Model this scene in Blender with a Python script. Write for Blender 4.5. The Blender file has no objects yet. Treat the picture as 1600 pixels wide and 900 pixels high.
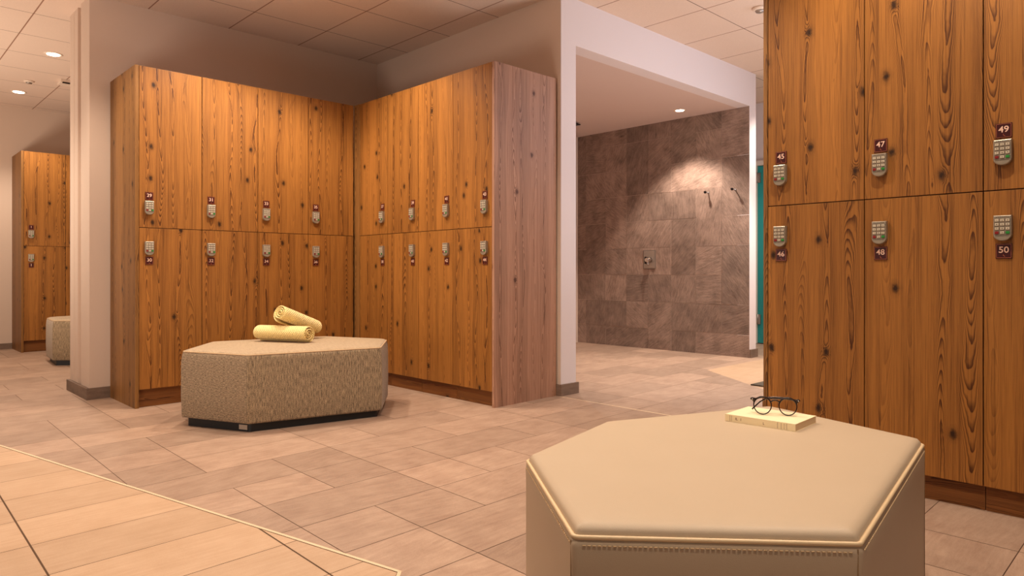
import bpy, bmesh, math, random
from mathutils import Vector, Matrix

SC = bpy.context.scene
COL = SC.collection
R = math.radians

# ------------------------------------------------------------------ materials
class NT:
    def __init__(s, name):
        s.m = bpy.data.materials.new(name); s.m.use_nodes = True
        s.t = s.m.node_tree; s.b = s.t.nodes['Principled BSDF']
    def n(s, typ, **kw):
        nd = s.t.nodes.new(typ)
        for k, v in kw.items():
            if k.startswith('i_'):
                key = k[2:]
                key = int(key) if key.isdigit() else key.replace('_', ' ')
                s.put(nd.inputs[key], v)
            else: setattr(nd, k, v)
        return nd
    def put(s, sock, v):
        if isinstance(v, bpy.types.NodeSocket): s.t.links.new(v, sock)
        else: sock.default_value = v
    def math(s, op, a, b=0.0, c=0.0):
        nd = s.t.nodes.new('ShaderNodeMath'); nd.operation = op
        s.put(nd.inputs[0], a); s.put(nd.inputs[1], b); s.put(nd.inputs[2], c)
        return nd.outputs[0]
    def comb(s, x, y, z):
        nd = s.t.nodes.new('ShaderNodeCombineXYZ')
        for i, v in enumerate((x, y, z)): s.put(nd.inputs[i], v)
        return nd.outputs[0]
    def sep(s, v):
        nd = s.t.nodes.new('ShaderNodeSeparateXYZ'); s.put(nd.inputs[0], v); return nd.outputs
    def noise(s, vec, scale, detail=2.0, rough=0.5, dist=0.0):
        nd = s.n('ShaderNodeTexNoise'); s.put(nd.inputs['Vector'], vec)
        nd.inputs['Scale'].default_value = scale; nd.inputs['Detail'].default_value = detail
        nd.inputs['Roughness'].default_value = rough; nd.inputs['Distortion'].default_value = dist
        return nd.outputs[0]
    def ramp(s, f, stops):
        nd = s.n('ShaderNodeValToRGB'); s.put(nd.inputs[0], f)
        e = nd.color_ramp.elements
        while len(e) < len(stops): e.new(0.5)
        for i, (p, c) in enumerate(stops):
            e[i].position = p
            e[i].color = (c, c, c, 1) if isinstance(c, (int, float)) else (*c, 1)
        return nd.outputs[0]
    def mix(s, f, a, b, mode='MIX'):
        nd = s.n('ShaderNodeMix', data_type='RGBA', blend_type=mode)
        s.put(nd.inputs[0], f)
        for k, v in ((6, a), (7, b)):
            s.put(nd.inputs[k], v if isinstance(v, bpy.types.NodeSocket) else (*v, 1))
        return nd.outputs[2]
    def bump(s, h, strength=0.3, dist=0.002, normal=None):
        nd = s.n('ShaderNodeBump'); s.put(nd.inputs['Height'], h)
        nd.inputs['Strength'].default_value = strength; nd.inputs['Distance'].default_value = dist
        if normal is not None: s.put(nd.inputs['Normal'], normal)
        s.t.links.new(nd.outputs[0], s.b.inputs['Normal']); return nd.outputs[0]
    def set(s, **kw):
        for k, v in kw.items():
            sock = s.b.inputs[k.replace('_', ' ')]
            if isinstance(v, tuple) and len(v) == 3: v = (*v, 1)
            s.put(sock, v)
        return s
    def obj(s): return s.n('ShaderNodeTexCoord').outputs['Object']

def srgb(r, g, b):
    f = lambda c: (c/255/12.92) if c/255 <= 0.04045 else ((c/255+0.055)/1.055)**2.4
    return (f(r), f(g), f(b))

def plain(name, c, rough=0.5, metal=0.0, **kw):
    n = NT(name); n.set(Base_Color=c, Roughness=rough, Metallic=metal, **kw); return n.m

def wood(name, light, dark, knot, horizontal=False, seed=0.0, tone=0.17):
    n = NT(name)
    rnd = n.n('ShaderNodeObjectInfo').outputs['Random']
    x, y, z = n.sep(n.obj())
    h = n.math('ADD', x, y)
    if horizontal: h, z = z, h
    off = n.math('MULTIPLY', rnd, 37.0)
    h = n.math('ADD', h, n.math('ADD', off, seed)); z = n.math('ADD', z, n.math('MULTIPLY', rnd, 53.0))
    # boards of the laminate: every strip has its own tone and figure
    wob = n.math('MULTIPLY', n.noise(n.comb(h, 0.0, n.math('MULTIPLY', z, 0.3)), 5.0, 1.0), 0.10)
    strip = n.math('FLOOR', n.math('MULTIPLY', n.math('ADD', h, wob), 10.5))
    wn = n.n('ShaderNodeTexWhiteNoise', noise_dimensions='1D'); n.put(wn.inputs['W'], strip)
    sv = wn.outputs['Value']
    # knots
    kv = n.n('ShaderNodeTexVoronoi', voronoi_dimensions='2D', feature='F1')
    kw = n.math('MULTIPLY', n.math('SUBTRACT', n.noise(n.comb(n.math('MULTIPLY', h, 60.0), 1.0, n.math('MULTIPLY', z, 60.0)), 1.0, 2.0), 0.5), 0.075)
    n.put(kv.inputs['Vector'], n.comb(n.math('ADD', n.math('MULTIPLY', h, 5.2), kw), n.math('ADD', n.math('MULTIPLY', z, 3.6), n.math('MULTIPLY', kw, -0.8)), 0.0))
    kv.inputs['Scale'].default_value = 1.0
    kd = kv.outputs['Distance']
    keep = n.math('GREATER_THAN', n.sep(kv.outputs['Color'])[0], 0.62)
    g = n.math('MULTIPLY', n.math('POWER', 2.718, n.math('MULTIPLY', n.math('MULTIPLY', kd, kd), -110.0)), keep)
    # flat-sawn figure: every strip carries nested arches about its own centre line
    hh = n.math('MULTIPLY', n.math('ADD', h, wob), 10.5)
    t = n.math('SUBTRACT', n.math('FRACT', hh), n.math('ADD', 0.28, n.math('MULTIPLY', sv, 0.44)))
    t = n.math('ADD', t, n.math('MULTIPLY', n.math('SUBTRACT', n.noise(n.comb(n.math('MULTIPLY', sv, 31.0), 0.0, n.math('MULTIPLY', z, 2.2)), 1.0, 2.0), 0.5), 0.62))
    t2 = n.math('MULTIPLY', t, t)
    n1 = n.noise(n.comb(n.math('MULTIPLY', sv, 17.0), n.math('MULTIPLY', h, 3.0), n.math('MULTIPLY', z, 0.55)), 1.0, 2.0, 0.5)
    wig = n.noise(n.comb(n.math('MULTIPLY', h, 55.0), 0.0, n.math('MULTIPLY', z, 30.0)), 1.0, 1.0)
    F = n.math('ADD', n.math('MULTIPLY', n1, 58.0), n.math('MULTIPLY', t2, n.math('ADD', 34.0, n.math('MULTIPLY', sv, 42.0))))
    F = n.math('ADD', F, n.math('ADD', n.math('MULTIPLY', wig, 0.55), n.math('MULTIPLY', g, 3.0)))
    fr = n.math('FRACT', F)
    ring = n.ramp(fr, [(0.0, 0.08), (0.4, 0.1), (0.78, 0.8), (0.92, 1.0), (1.0, 0.08)])
    fade = n.ramp(t2, [(0.0, 1.0), (0.035, 0.85), (0.09, 0.6), (0.3, 0.42)])
    ring = n.math('MULTIPLY', ring, n.math('MULTIPLY', fade, n.ramp(n.math('FRACT', n.math('MULTIPLY', sv, 7.31)), [(0.15, 0.35), (0.5, 1.0)])))
    fib = n.noise(n.comb(n.math('MULTIPLY', h, 420.0), 0.0, n.math('MULTIPLY', z, 7.0)), 1.0, 2.0, 0.6)
    strk = n.ramp(n.noise(n.comb(n.math('MULTIPLY', h, 150.0), 8.0, n.math('MULTIPLY', z, 1.6)), 1.0, 2.0, 0.6), [(0.52, 0.0), (0.72, 1.0)])
    blot = n.noise(n.comb(n.math('MULTIPLY', h, 6.0), 5.0, n.math('MULTIPLY', z, 1.1)), 1.0, 2.0)
    amt = n.math('ADD', n.math('MULTIPLY', ring, 0.8), n.math('ADD', n.math('ADD', n.math('MULTIPLY', strk, 0.36), n.math('MULTIPLY', n.ramp(n.noise(n.comb(n.math('MULTIPLY', h, 46.0), 2.0, n.math('MULTIPLY', z, 0.5)), 1.0, 3.0, 0.65), [(0.5, 0.0), (0.75, 1.0)]), 0.34)), n.math('MULTIPLY', n.ramp(fib, [(0.35, 1.0), (0.7, 0.0)]), 0.28)))
    c = n.mix(amt, light, dark)
    tonev = n.math('ADD', 1.0 - tone, n.math('MULTIPLY', n.math('ADD', sv, n.math('MULTIPLY', blot, 0.9)), tone*1.1))
    c = n.mix(1.0, c, n.comb(tonev, tonev, tonev), 'MULTIPLY')
    kn = n.math('MULTIPLY', n.ramp(kd, [(0.025, 0.95), (0.055, 0.6), (0.08, 0.2), (0.15, 0.0)]), keep)
    c = n.mix(kn, c, knot)
    n.set(Base_Color=c, Roughness=0.46); n.b.inputs['Specular IOR Level'].default_value = 0.3
    n.bump(n.math('SUBTRACT', fib, ring), 0.12, 0.001)
    return n.m

W_LIGHT, W_DARK, W_KNOT = srgb(172, 113, 51), srgb(76, 39, 13), srgb(36, 17, 7)
M = {}
M['wood'] = wood('pine_laminate', W_LIGHT, W_DARK, W_KNOT)
M['wood_panel'] = wood('pine_panel', srgb(158, 110, 58), srgb(84, 50, 22), W_KNOT, seed=3.3)
M['wood_cool_lit'] = wood('cool_lit_pine_panel', srgb(182, 138, 112), srgb(112, 76, 56), srgb(80, 48, 32), seed=7.1)  # same pine, paled towards pink: cool corridor light painted into the colour
M['wood_plinth'] = wood('pine_plinth', srgb(142, 90, 45), srgb(76, 40, 16), W_KNOT, horizontal=True, seed=1.7)
M['wood_dark'] = plain('carcass_board', srgb(110, 60, 26), 0.6)

def paint(name, c, bump=0.25, scale=260, rough=0.85):
    n = NT(name); o = n.obj()
    f = n.noise(o, scale, 2.0)
    g = n.noise(o, 3.0, 2.0)
    col = n.mix(n.math('MULTIPLY', g, 0.10), c, tuple(k*0.8 for k in c))
    col = n.mix(n.math('MULTIPLY', f, 0.10), col, tuple(k*0.7 for k in c))
    n.set(Base_Color=col, Roughness=rough); n.bump(f, bump, 0.002); return n.m
M['paint'] = paint('wall_plaster', srgb(212, 188, 168))
M['paint_white'] = paint('white_plaster', srgb(226, 214, 212), 0.15)
M['paint_shower'] = paint('shower_ceiling_paint', srgb(214, 190, 178), 0.1)
M['jamb'] = plain('white_lacquer', srgb(232, 222, 208), 0.4)

def ceiling_mat():
    n = NT('ceiling_tiles'); x, y, z = n.sep(n.obj())
    P = 0.577
    def line(v, o, w):
        f = n.math('FRACT', n.math('ADD', n.math('DIVIDE', n.math('SUBTRACT', v, o), P), 0.5))
        d = n.math('MULTIPLY', n.math('ABSOLUTE', n.math('SUBTRACT', f, 0.5)), P)
        return n.math('LESS_THAN', d, w)
    lu, lv = line(x, 2.73, 0.0045), line(y, 4.93, 0.0028)
    speck = n.noise(n.obj(), 330, 2.0, 0.7)
    c = n.mix(n.ramp(speck, [(0.3, 0.35), (0.6, 0.0)]), srgb(226, 202, 182), srgb(150, 122, 104))
    c = n.mix(lu, c, srgb(150, 112, 90)); c = n.mix(lv, c, srgb(84, 54, 40))
    n.set(Base_Color=c, Roughness=0.95)
    n.bump(n.math('SUBTRACT', speck, n.math('MAXIMUM', lu, lv)), 0.25, 0.002)
    return n.m
M['ceiling'] = ceiling_mat()

def stone(name, a, b, streak=(9, 60, 9), bump=0.35, rough=0.55, slate=0.0, contrast=1.0):
    n = NT(name); o = n.obj(); x, y, z = n.sep(o)
    at = n.n('ShaderNodeAttribute', attribute_name='tone')
    tr, tg, tb = n.sep(at.outputs['Color'])
    sh = n.math('MULTIPLY', tg, 40.0)
    # each tile has its own streak direction
    ang = n.math('MULTIPLY', n.math('SUBTRACT', tb, 0.5), 1.3)
    vr = n.n('ShaderNodeVectorRotate', rotation_type='AXIS_ANGLE')
    vr.inputs['Axis'].default_value = (0, 0, 1) if not slate else (1, 0, 0)
    n.put(vr.inputs['Vector'], o); n.put(vr.inputs['Angle'], ang if not slate else n.math('SUBTRACT', n.math('MULTIPLY', ang, 2.0), 0.25))
    rx, ry, rz = n.sep(vr.outputs[0])
    v = n.comb(n.math('ADD', n.math('MULTIPLY', rx, streak[0]), sh), n.math('MULTIPLY', ry, streak[1]), n.math('MULTIPLY', rz, streak[2]))
    s1 = n.noise(v, 1.0, 7.0, 0.72, 0.25)
    s2 = n.noise(o, 7.0, 4.0, 0.6)
    fine = n.noise(o, 300.0, 3.0, 0.7)
    f = n.math('ADD', n.math('MULTIPLY', s1, 0.45), n.math('ADD', n.math('MULTIPLY', s2, 0.35), n.math('MULTIPLY', fine, 0.30)))
    c = n.mix(n.ramp(f, [(0.38, 1.0), (0.68, 0.0)]), a, b)
    tm = n.math('ADD', 0.78, n.math('MULTIPLY', tr, 0.44))
    c = n.mix(contrast, c, n.comb(tm, tm, tm), 'MULTIPLY')
    n.set(Base_Color=c, Roughness=rough)
    n.b.inputs['Specular IOR Level'].default_value = 0.35
    n.bump(n.math('ADD', s1, n.math('MULTIPLY', fine, 0.25)), bump, 0.004 if slate else 0.0015)
    return n.m
M['tile'] = stone('brown_stone_tile', srgb(174, 146, 124), srgb(138, 109, 90), (7, 46, 7), bump=0.3, contrast=0.62)
M['tile_cream'] = stone('cream_stone_tile', srgb(192, 160, 130), srgb(174, 140, 108), (4, 60, 4), bump=0.15, contrast=0.3)
M['grout'] = plain('brown_grout', srgb(88, 58, 38), 0.9)
M['grout_cream'] = plain('cream_grout', srgb(84, 56, 30), 0.9)
M['slate'] = stone('slate_tile', srgb(164, 138, 122), srgb(84, 67, 57), (1, 70, 12), bump=0.9, rough=0.6, slate=1.0)
M['slate_grout'] = plain('slate_grout', srgb(176, 154, 138), 0.9)
M['skirting'] = stone('stone_skirting', srgb(150, 124, 106), srgb(104, 84, 70), (6, 6, 30), bump=0.2)
M['strip'] = plain('pale_metal_strip', srgb(216, 190, 156), 0.45, 0.1)

def fabric(name, light, dark, swap=False):
    n = NT(name); uv = n.n('ShaderNodeTexCoord').outputs['UV']; u, v, _ = n.sep(uv)
    if swap: u, v = v, u
    thread = n.noise(n.comb(n.math('MULTIPLY', u, 240.0), n.math('MULTIPLY', v, 26.0 if not swap else 60.0), 0.0), 1.0, 3.0, 0.7)
    weft = n.noise(n.comb(n.math('MULTIPLY', u, 300.0), n.math('MULTIPLY', v, 300.0), 4.0), 1.0, 2.0, 0.7)
    rib = n.math('MULTIPLY', n.math('SINE', n.math('MULTIPLY', u, 1050.0)), 0.10)
    f = n.math('ADD', n.math('MULTIPLY', n.math('ADD', thread, weft), 0.5), rib)
    c = n.mix(n.ramp(f, [(0.40, 0.0), (0.64, 1.0)]), dark, light)
    n.set(Base_Color=c, Roughness=0.95); n.b.inputs['Sheen Weight'].default_value = 0.15
    n.bump(f, 0.6, 0.002); return n.m
M['fabric'] = fabric('woven_fabric', srgb(198, 170, 132), srgb(50, 37, 24))
M['fabric_weft'] = fabric('woven_fabric_across', srgb(200, 172, 136), srgb(66, 50, 33), True)
M['fabric_top'] = fabric('woven_fabric_top', srgb(198, 174, 140), srgb(140, 116, 86))

def leather():
    n = NT('cream_leatherette'); o = n.obj()
    v = n.n('ShaderNodeTexVoronoi'); n.put(v.inputs['Vector'], o); v.inputs['Scale'].default_value = 700.0
    g = n.noise(o, 9.0, 3.0)
    c = n.mix(n.math('MULTIPLY', g, 0.25), srgb(192, 171, 144), srgb(176, 153, 124))
    n.set(Base_Color=c, Roughness=0.5); n.b.inputs['Specular IOR Level'].default_value = 0.4
    h = n.math('ADD', v.outputs['Distance'], n.math('MULTIPLY', n.noise(o, 16.0, 2.0), 3.0))
    n.bump(h, 0.10, 0.002); return n.m
M['leather'] = leather()
M['piping'] = plain('cream_piping', srgb(226, 198, 156), 0.45)
M['thread'] = plain('beige_thread', srgb(224, 194, 150), 0.7)
M['seam'] = plain('brown_seam', srgb(120, 90, 56), 0.8)  # darker brown line for the leatherette corner seams
M['fab_pipe'] = plain('fabric_piping', srgb(196, 164, 126), 0.9)
M['black'] = plain('black_plinth', (0.006, 0.005, 0.005), 0.55)
M['tag'] = plain('silver_tag', srgb(190, 176, 160), 0.4, 0.5)
M['silver'] = plain('satin_silver', srgb(164, 150, 130), 0.34, 0.5)
M['keycap'] = plain('grey_key', srgb(196, 182, 158), 0.5)
M['keybed'] = plain('key_bed', srgb(120, 106, 90), 0.6)
M['keyink'] = plain('key_ink', srgb(70, 58, 48), 0.6)
M['keyred'] = plain('red_key', srgb(132, 18, 20), 0.4)
M['keygreen'] = plain('green_key', srgb(36, 128, 46), 0.4)
M['plate'] = plain('maroon_plate', srgb(62, 16, 16), 0.3)
M['plate_rim'] = plain('plate_line', srgb(190, 104, 66), 0.5)
M['digit'] = plain('plate_digit', srgb(238, 196, 172), 0.5)
M['chrome'] = plain('chrome', srgb(210, 200, 190), 0.15, 1.0)
M['dark_metal'] = plain('dark_metal', srgb(40, 32, 30), 0.35, 0.6)
M['grey_metal'] = plain('brushed_metal', srgb(170, 160, 150), 0.35, 0.8)
M['teal'] = plain('teal_laminate', srgb(36, 150, 148), 0.45)
M['white_plastic'] = plain('white_plastic', srgb(226, 206, 186), 0.45)
M['glasses'] = plain('tortoise_acetate', srgb(34, 14, 10), 0.18)
M['rivet'] = plain('steel_rivet', srgb(230, 222, 210), 0.2, 0.8)
M['mat'] = stone('mottled_mat', srgb(120, 104, 84), srgb(46, 40, 34), (60, 60, 60), bump=0.6, rough=0.95)
gl = NT('clear_lens'); gl.set(Base_Color=(1, 1, 1), Roughness=0.0); gl.b.inputs['Transmission Weight'].default_value = 1.0; gl.b.inputs['IOR'].default_value = 1.05
M['lens'] = gl.m
def emit(name, c, s):
    n = NT(name); n.set(Base_Color=c, Emission_Color=c); n.b.inputs['Emission Strength'].default_value = s; return n.m
M['lamp'] = emit('lit_lamp', (1.0, 0.82, 0.58), 14.0)
def towel_mat():
    n = NT('yellow_waffle_terry'); uv = n.n('ShaderNodeTexCoord').outputs['UV']; u, v, _ = n.sep(uv)
    w = n.math('MULTIPLY', n.math('SINE', n.math('MULTIPLY', u, 430.0)), n.math('SINE', n.math('MULTIPLY', v, 430.0)))
    o = n.noise(n.obj(), 300.0, 2.0)
    c = n.mix(n.math('ADD', n.math('MULTIPLY', o, 0.4), n.math('MULTIPLY', w, 0.25)), srgb(250, 224, 150), srgb(236, 200, 118))
    n.set(Base_Color=c, Roughness=0.95); n.b.inputs['Sheen Weight'].default_value = 0.3
    n.bump(n.math('ADD', n.math('MULTIPLY', w, 0.8), o), 1.0, 0.003); return n.m
M['towel'] = towel_mat()
pg = NT('page_edges'); _o = pg.obj(); _x, _y, _z = pg.sep(_o)
_l = pg.noise(pg.comb(pg.math('MULTIPLY', _x, 4.0), pg.math('MULTIPLY', _y, 4.0), pg.math('MULTIPLY', _z, 1500.0)), 1.0, 2.0)
pg.set(Base_Color=pg.mix(_l, srgb(200, 168, 128), srgb(232, 206, 168)), Roughness=0.9); M['pages'] = pg.m
M['cover'] = plain('cream_paper_cover', srgb(246, 228, 186), 0.6)
M['cover_ink'] = plain('cover_ink', srgb(120, 70, 50), 0.7)

# ------------------------------------------------------------------ mesh tools
def fz(u, v):                       # the tiled floor falls very slightly to the drains
    return 0.0108*(u-2.9) - 0.002*(v-3.0)

class MB:
    def __init__(s):
        s.v = []; s.f = []; s.m = []; s.uv = {}; s.tone = {}; s.smooth = set()
    def face(s, idx, mat=0, smooth=False, uv=None, tone=None):
        s.f.append(tuple(idx)); s.m.append(mat); k = len(s.f)-1
        if smooth: s.smooth.add(k)
        if uv: s.uv[k] = uv
        if tone: s.tone[k] = tone
    def add(s, verts): b = len(s.v); s.v.extend(tuple(p) for p in verts); return b
    def box(s, x0, x1, y0, y1, z0, z1, mat=0, bev=0.0):
        if bev > 0:
            bm = bmesh.new(); bmesh.ops.create_cube(bm, size=1.0)
            for v in bm.verts:
                v.co = Vector(((x0+x1)/2+v.co.x*(x1-x0), (y0+y1)/2+v.co.y*(y1-y0), (z0+z1)/2+v.co.z*(z1-z0)))
            bmesh.ops.bevel(bm, geom=bm.edges[:], offset=bev, segments=2, profile=0.6, affect='EDGES')
            bm.verts.index_update(); b = s.add([v.co for v in bm.verts])
            for f in bm.faces: s.face([b+v.index for v in f.verts], mat)
            bm.free(); return
        b = s.add([(x0,y0,z0),(x1,y0,z0),(x1,y1,z0),(x0,y1,z0),(x0,y0,z1),(x1,y0,z1),(x1,y1,z1),(x0,y1,z1)])
        for q in ((0,3,2,1),(4,5,6,7),(0,1,5,4),(1,2,6,5),(2,3,7,6),(3,0,4,7)): s.face([b+i for i in q], mat)
    def prism(s, poly, f0, f1, mat=0, cap=True):
        # poly in 2D, f0/f1 map a 2D point to 3D for the two ends
        n = len(poly); b = s.add([f0(p) for p in poly]); s.add([f1(p) for p in poly])
        for i in range(n):
            j = (i+1) % n; s.face((b+i, b+j, b+n+j, b+n+i), mat)
        if cap: s.face([b+i for i in range(n)][::-1], mat); s.face([b+n+i for i in range(n)], mat)
    def tube(s, pts, r, mat=0, seg=8, closed=False, caps=True):
        pts = [Vector(p) for p in pts]; n = len(pts); rings = []
        rr = r if isinstance(r, (list, tuple)) else [r]*n
        up = None
        for i, p in enumerate(pts):
            if closed: t = pts[(i+1) % n]-pts[i-1]
            else: t = pts[min(i+1, n-1)]-pts[max(i-1, 0)]
            t.normalize()
            if up is None:
                up = Vector((0,0,1)) if abs(t.z) < 0.9 else Vector((1,0,0))
            a = t.cross(up)
            if a.length < 1e-6: a = t.cross(Vector((1,0,0)))
            a.normalize(); c = a.cross(t).normalized(); up = c
            rings.append(s.add([p + (a*math.cos(2*math.pi*k/seg)+c*math.sin(2*math.pi*k/seg))*rr[i] for k in range(seg)]))
        m = n if closed else n-1
        for i in range(m):
            A, B = rings[i], rings[(i+1) % n]
            for k in range(seg):
                l = (k+1) % seg; s.face((A+k, A+l, B+l, B+k), mat, True)
        if not closed and caps:
            s.face([rings[0]+k for k in range(seg)][::-1], mat); s.face([rings[-1]+k for k in range(seg)], mat)
    def lathe(s, prof, fn, seg=24, mat=0, smooth=True):
        rings = []
        for (r, h) in prof:
            rings.append(s.add([fn(r*math.cos(2*math.pi*k/seg), r*math.sin(2*math.pi*k/seg), h) for k in range(seg)]))
        for i in range(len(prof)-1):
            for k in range(seg):
                l = (k+1) % seg; s.face((rings[i]+k, rings[i]+l, rings[i+1]+l, rings[i+1]+k), mat, smooth)
        s.face([rings[0]+k for k in range(seg)][::-1], mat); s.face([rings[-1]+k for k in range(seg)], mat)
    def mesh(s, name, mats):
        me = bpy.data.meshes.new(name); me.from_pydata(s.v, [], s.f)
        for m in (mats if isinstance(mats, (list, tuple)) else [mats]): me.materials.append(m)
        me.polygons.foreach_set('material_index', s.m)
        me.polygons.foreach_set('use_smooth', [i in s.smooth for i in range(len(s.f))])
        if s.uv:
            ul = me.uv_layers.new(name='UVMap')
            for p in me.polygons:
                q = s.uv.get(p.index)
                if q:
                    for li, c in zip(p.loop_indices, q): ul.data[li].uv = c
        if s.tone:
            ca = me.color_attributes.new('tone', 'FLOAT_COLOR', 'CORNER')
            for p in me.polygons:
                c = s.tone.get(p.index, (0.5, 0.5, 0.5))
                for li in p.loop_indices: ca.data[li].color = (*c, 1)
        me.update()
        return me
    def obj(s, name, mats, parent=None, loc=(0,0,0), fixn=True):
        me = s.mesh(name, mats)
        if fixn:
            bm = bmesh.new(); bm.from_mesh(me); bmesh.ops.recalc_face_normals(bm, faces=bm.faces); bm.to_mesh(me); bm.free()
        o = bpy.data.objects.new(name, me); COL.objects.link(o)
        if parent is not None: o.parent = parent
        o.location = loc
        return o

def tag(o, label, cat, group=None):
    o['label'] = label; o['category'] = cat
    if group: o['group'] = group
    return o
def thing(name, label, cat, loc=(0,0,0), rz=0.0, group=None):
    o = bpy.data.objects.new(name, None); COL.objects.link(o); o.empty_display_size = 0.1
    o.location = loc; o.rotation_euler = (0, 0, rz); return tag(o, label, cat, group)
def struct(o): o['kind'] = 'structure'; return o

_tc = {}
def text_geo(body, size):
    key = (body, size)
    if key in _tc: return _tc[key]
    cu = bpy.data.curves.new('lettering', 'FONT'); cu.body = body; cu.size = size
    cu.align_x = 'CENTER'; cu.align_y = 'CENTER'; cu.resolution_u = 3; cu.offset = size*0.012
    o = bpy.data.objects.new('lettering', cu); COL.objects.link(o)
    dg = bpy.context.evaluated_depsgraph_get(); ev = o.evaluated_get(dg); me = ev.to_mesh()
    vs = [tuple(v.co) for v in me.vertices]; fs = [tuple(p.vertices) for p in me.polygons]
    ev.to_mesh_clear(); bpy.data.objects.remove(o); bpy.data.curves.remove(cu)
    _tc[key] = (vs, fs); return vs, fs
def put_text(mb, body, size, fn, mat):
    vs, fs = text_geo(body, size); b = mb.add([fn(p[0], p[1]) for p in vs])
    for f in fs: mb.face([b+i for i in f], mat)

# ------------------------------------------------------------------ camera
YAW = 0.8032
cam = bpy.data.cameras.new('camera'); co = bpy.data.objects.new('camera', cam); COL.objects.link(co)
co.location = (0, 0, 0.85); co.rotation_euler = (math.pi/2, 0, YAW - math.pi/2)
cam.sensor_width = 36.0; cam.lens = 1081.2*36/1600; cam.shift_y = -(450-424.7)/1600; cam.clip_start = 0.05
SC.camera = co

# ------------------------------------------------------------------ setting
CZ = 2.743
rng = random.Random(7)

def clip(poly, a, b, c):            # keep a*u + b*v <= c
    out = []
    for i in range(len(poly)):
        p, q = poly[i], poly[(i+1) % len(poly)]
        dp, dq = a*p[0]+b*p[1]-c, a*q[0]+b*q[1]-c
        if dp <= 0: out.append(p)
        if (dp < 0 < dq) or (dq < 0 < dp):
            t = dp/(dp-dq); out.append((p[0]+(q[0]-p[0])*t, p[1]+(q[1]-p[1])*t))
    return out

# edge of the cream inlay at lower left, and the second cream field in the corridor
E0, E1 = (1.16, 1.661), (0.568, 4.331)
dl = math.hypot(E1[0]-E0[0], E1[1]-E0[1]); en = ((E1[1]-E0[1])/dl, -(E1[0]-E0[0])/dl)   # normal towards +u
H1 = (en[0], en[1], en[0]*E0[0]+en[1]*E0[1])                 # inside: <=
E2 = (E0[0]-0.7, E0[1]-0.72); d2 = math.hypot(0.7, 0.72); en2 = (0.72/d2, -0.7/d2)
H2 = (en2[0], en2[1], en2[0]*E0[0]+en2[1]*E0[1])
FIELD = [(5.215, 3.044), (4.45, 1.981), (7.2, 1.93), (7.2, 3.0)]    # counter-clockwise
def halfplanes(poly):
    hs = []
    for i in range(len(poly)):
        p, q = poly[i], poly[(i+1) % len(poly)]; a, b = q[1]-p[1], -(q[0]-p[0])
        l = math.hypot(a, b); hs.append((a/l, b/l, (a*p[0]+b*p[1])/l))
    return hs
HF = halfplanes(FIELD)
def inside(poly, hs):
    for h in hs: poly = clip(poly, *h) if poly else poly
    return poly
def outside(poly, hs):
    res = []
    for h in hs:
        o = clip(poly, -h[0], -h[1], -h[2])
        if len(o) > 2: res.append(o)
        poly = clip(poly, *h)
        if len(poly) < 3: break
    return res
def floor_poly(mb, poly, mat, tone, dz=0.0):
    if len(poly) < 3: return
    b = mb.add([(p[0], p[1], fz(*p)+dz) for p in poly]); mb.face([b+i for i in range(len(poly))], mat, tone=tone)

def build_floor():
    mb = MB()
    pit = 0.2946; s0, t0 = 0.788, 1.604
    forced = {-1:{2}, 0:{1,2}, 1:{1,3}, 2:{1,4}, 3:{1,2,3,4}, 4:{0,2,3}, 5:{0,1,3}, 6:{0,1}, 7:{0,1}, 8:{0}, 9:{0,1}, 10:{0,1}, -4:{6}, -3:{6}}
    g = 0.0014
    for k in range(-14, 30):
        m = -9; t1, t2 = t0+k*pit, t0+(k+1)*pit
        fs = forced.get(k, set()); lo, hi = (min(fs), max(fs)) if fs else (99, -99)
        while m < 27:
            w = 2 if rng.random() < 0.8 else 1
            if w == 2 and (m+1) in fs: w = 1
            a, b = s0+m*pit, s0+(m+w)*pit
            q = [(a+g, t1+g), (b-g, t1+g), (b-g, t2-g), (a+g, t2-g)]
            q = [(s+0.015*t, t+0.015*(s-1.4)) for s, t in q]
            tone = (rng.random(), rng.random(), rng.random()*0.5+0.25)
            for p in outside(q, [H1, H2]):
                if max(pt[0] for pt in p) > 4.3:
                    for p2 in outside(p, HF): floor_poly(mb, p2, 0, tone)
                else: floor_poly(mb, p, 0, tone)
            m += w
    u0, u1, v0, v1 = -2.2, 9.0, -2.6, 10.6
    b = mb.add([(u, v, fz(u, v)-0.0012) for u, v in ((u0,v0),(u1,v0),(u1,v1),(u0,v1))]); mb.face((b,b+1,b+2,b+3), 1)
    return struct(mb.obj('floor', [M['tile'], M['grout']]))
build_floor()

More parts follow.
